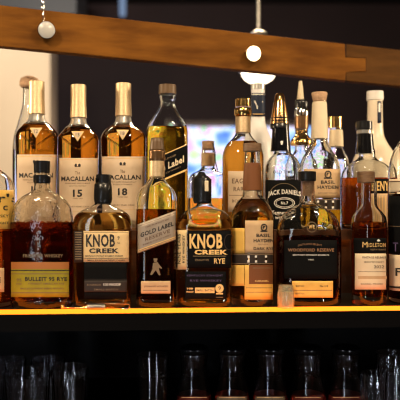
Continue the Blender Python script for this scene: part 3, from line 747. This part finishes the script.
nt.links.new(tc.outputs['Object'], mp.inputs[0]); nt.links.new(mp.outputs[0], n1.inputs['Vector']); nt.links.new(n1.outputs['Fac'], r.inputs[0]); nt.links.new(r.outputs[0], em.inputs[0]); nt.links.new(em.outputs[0], out.inputs[0])
Yw = YB - .02; wx = lambda px: (px - 200) / F * Yw; wz = lambda py: CZ + (200 - py) / F * Yw
rbox('window_1', (wx(170), Yw, wz(260)), (wx(334), Yw + .018, wz(127)), M['win'])
bm = bmesh.new()
for x in (168, 334): box_bm(bm, (wx(x) - .02, Yw - .04, wz(262)), (wx(x) + .012, Yw, wz(122)))
box_bm(bm, (wx(168), Yw - .04, wz(126)), (wx(336), Yw, wz(122))); box_bm(bm, (wx(168), Yw - .04, wz(263)), (wx(336), Yw, wz(260)))
tag(finish(bm, 'trim_1', [M['tierm']], smooth=False), kind='structure')

# far upper details of the room
M['duct'] = pbr('grey_painted_metal', (.16, .17, .19), .6, 0, (.12, .13, .15), 3)
Yd = 4.0; dx = lambda px: (px - 200) / F * Yd; dz = lambda py: CZ + (200 - py) / F * Yd
rbox('trim_2', (XL + .01, Yd, dz(14)), (dx(76), Yd + .4, dz(-18)), M['duct'])
e = empty('tube_lamp', (dx(122.5), Yd, dz(16)), 'blurred pale blue hanging tube lamp above the beam, left of centre', 'lamp')
M['tube'] = emit('pale_blue_glow', (.30, .42, .65), .55)
bm = bmesh.new(); tube(bm, [(0, 0, .0), (0, 0, .004), (0, 0, .11), (0, 0, .114)], [.014, .02, .02, .014], 16); finish(bm, 'glowing_tube', [M['tube']], e)
bm = bmesh.new(); tube(bm, [(0, 0, .114), (0, 0, ZC - dz(16))], .006); finish(bm, 'rod', [M['steel']], e)
# ------------------------------------------------------------------ lights
def area(name, loc, target, size, power, col, sy=None):
    l = bpy.data.lights.new(name, 'AREA'); l.energy = power; l.color = col; l.shape = 'RECTANGLE'; l.size = size; l.size_y = sy or size
    o = bpy.data.objects.new(name, l); COL.objects.link(o); o.location = loc
    o.rotation_euler = (Vector(target) - Vector(loc)).to_track_quat('-Z', 'Y').to_euler()
WARM = (1, .77, .51)
area('bar_downlight_left', (-.75, .15, 1.15), (-.1, 1.2, .1), .16, 15, WARM)
area('bar_downlight_right', (.8, .25, 1.15), (.1, 1.2, .1), .16, 12, WARM)
area('bar_downlight_middle', (.05, .55, 1.3), (.05, 1.25, .1), .10, 3.5, (1, .74, .46))
area('side_lamp_left', (-1.5, 1.25, .6), (0, 1.3, .2), .12, 12, WARM, .4)
area('side_lamp_right', (1.5, 1.3, .55), (0, 1.3, .2), .12, 12, WARM, .4)
area('room_downlight', (.25, 2.4, 1.45), (.1, 1.3, .2), .5, 55, (1, .74, .46))
area('room_downlight_left', (-.9, 2.2, 1.45), (-1.0, 3.2, .3), .4, 24, (1, .90, .78))
for k, (x, p) in enumerate(((-1.3, 2.5), (-.45, 2), (.4, 2), (1.25, 3))): area('sparkle_fill', (x, -.6, 1.3), (x * .2, 1.2, .15), .06, p, WARM)  # unseen small lights added to put more highlights on the bottles
area('cool_streak_fill', (-.9, -1.3, -.1), (0, 1.2, -.15), .25, 3, (.75, .86, 1), .7)  # unseen cool light added for streak highlights on the lower glassware
area('low_streak_fill_left', (-.55, .1, -.42), (-.2, 1.2, -.2), .05, 1.4, (.85, .9, 1), .25)  # narrow light out of view, added for streak reflections in the compartment
area('low_streak_fill_right', (.6, .1, -.42), (.15, 1.2, -.2), .05, 1.3, (.85, .9, 1), .25)  # second added streak light, from the right
W = bpy.data.worlds.new('world'); S.world = W; W.use_nodes = True
W.node_tree.nodes['Background'].inputs[0].default_value = (.5, .42, .36, 1); W.node_tree.nodes['Background'].inputs[1].default_value = .02

S.view_settings.view_transform = 'Standard'; S.view_settings.look = 'None'; S.view_settings.exposure = 0.08; S.view_settings.gamma = 1
S.view_settings.use_curve_mapping = False
c = S.cycles
c.max_bounces = 24; c.transmission_bounces = 24; c.glossy_bounces = 8; c.diffuse_bounces = 3; c.transparent_max_bounces = 12
c.sample_clamp_indirect = 6; c.blur_glossy = .5; c.caustics_refractive = True; c.caustics_reflective = True
c.use_denoising = True; c.filter_width = 1.05
try: c.denoiser = 'OPENIMAGEDENOISE'
except Exception: pass
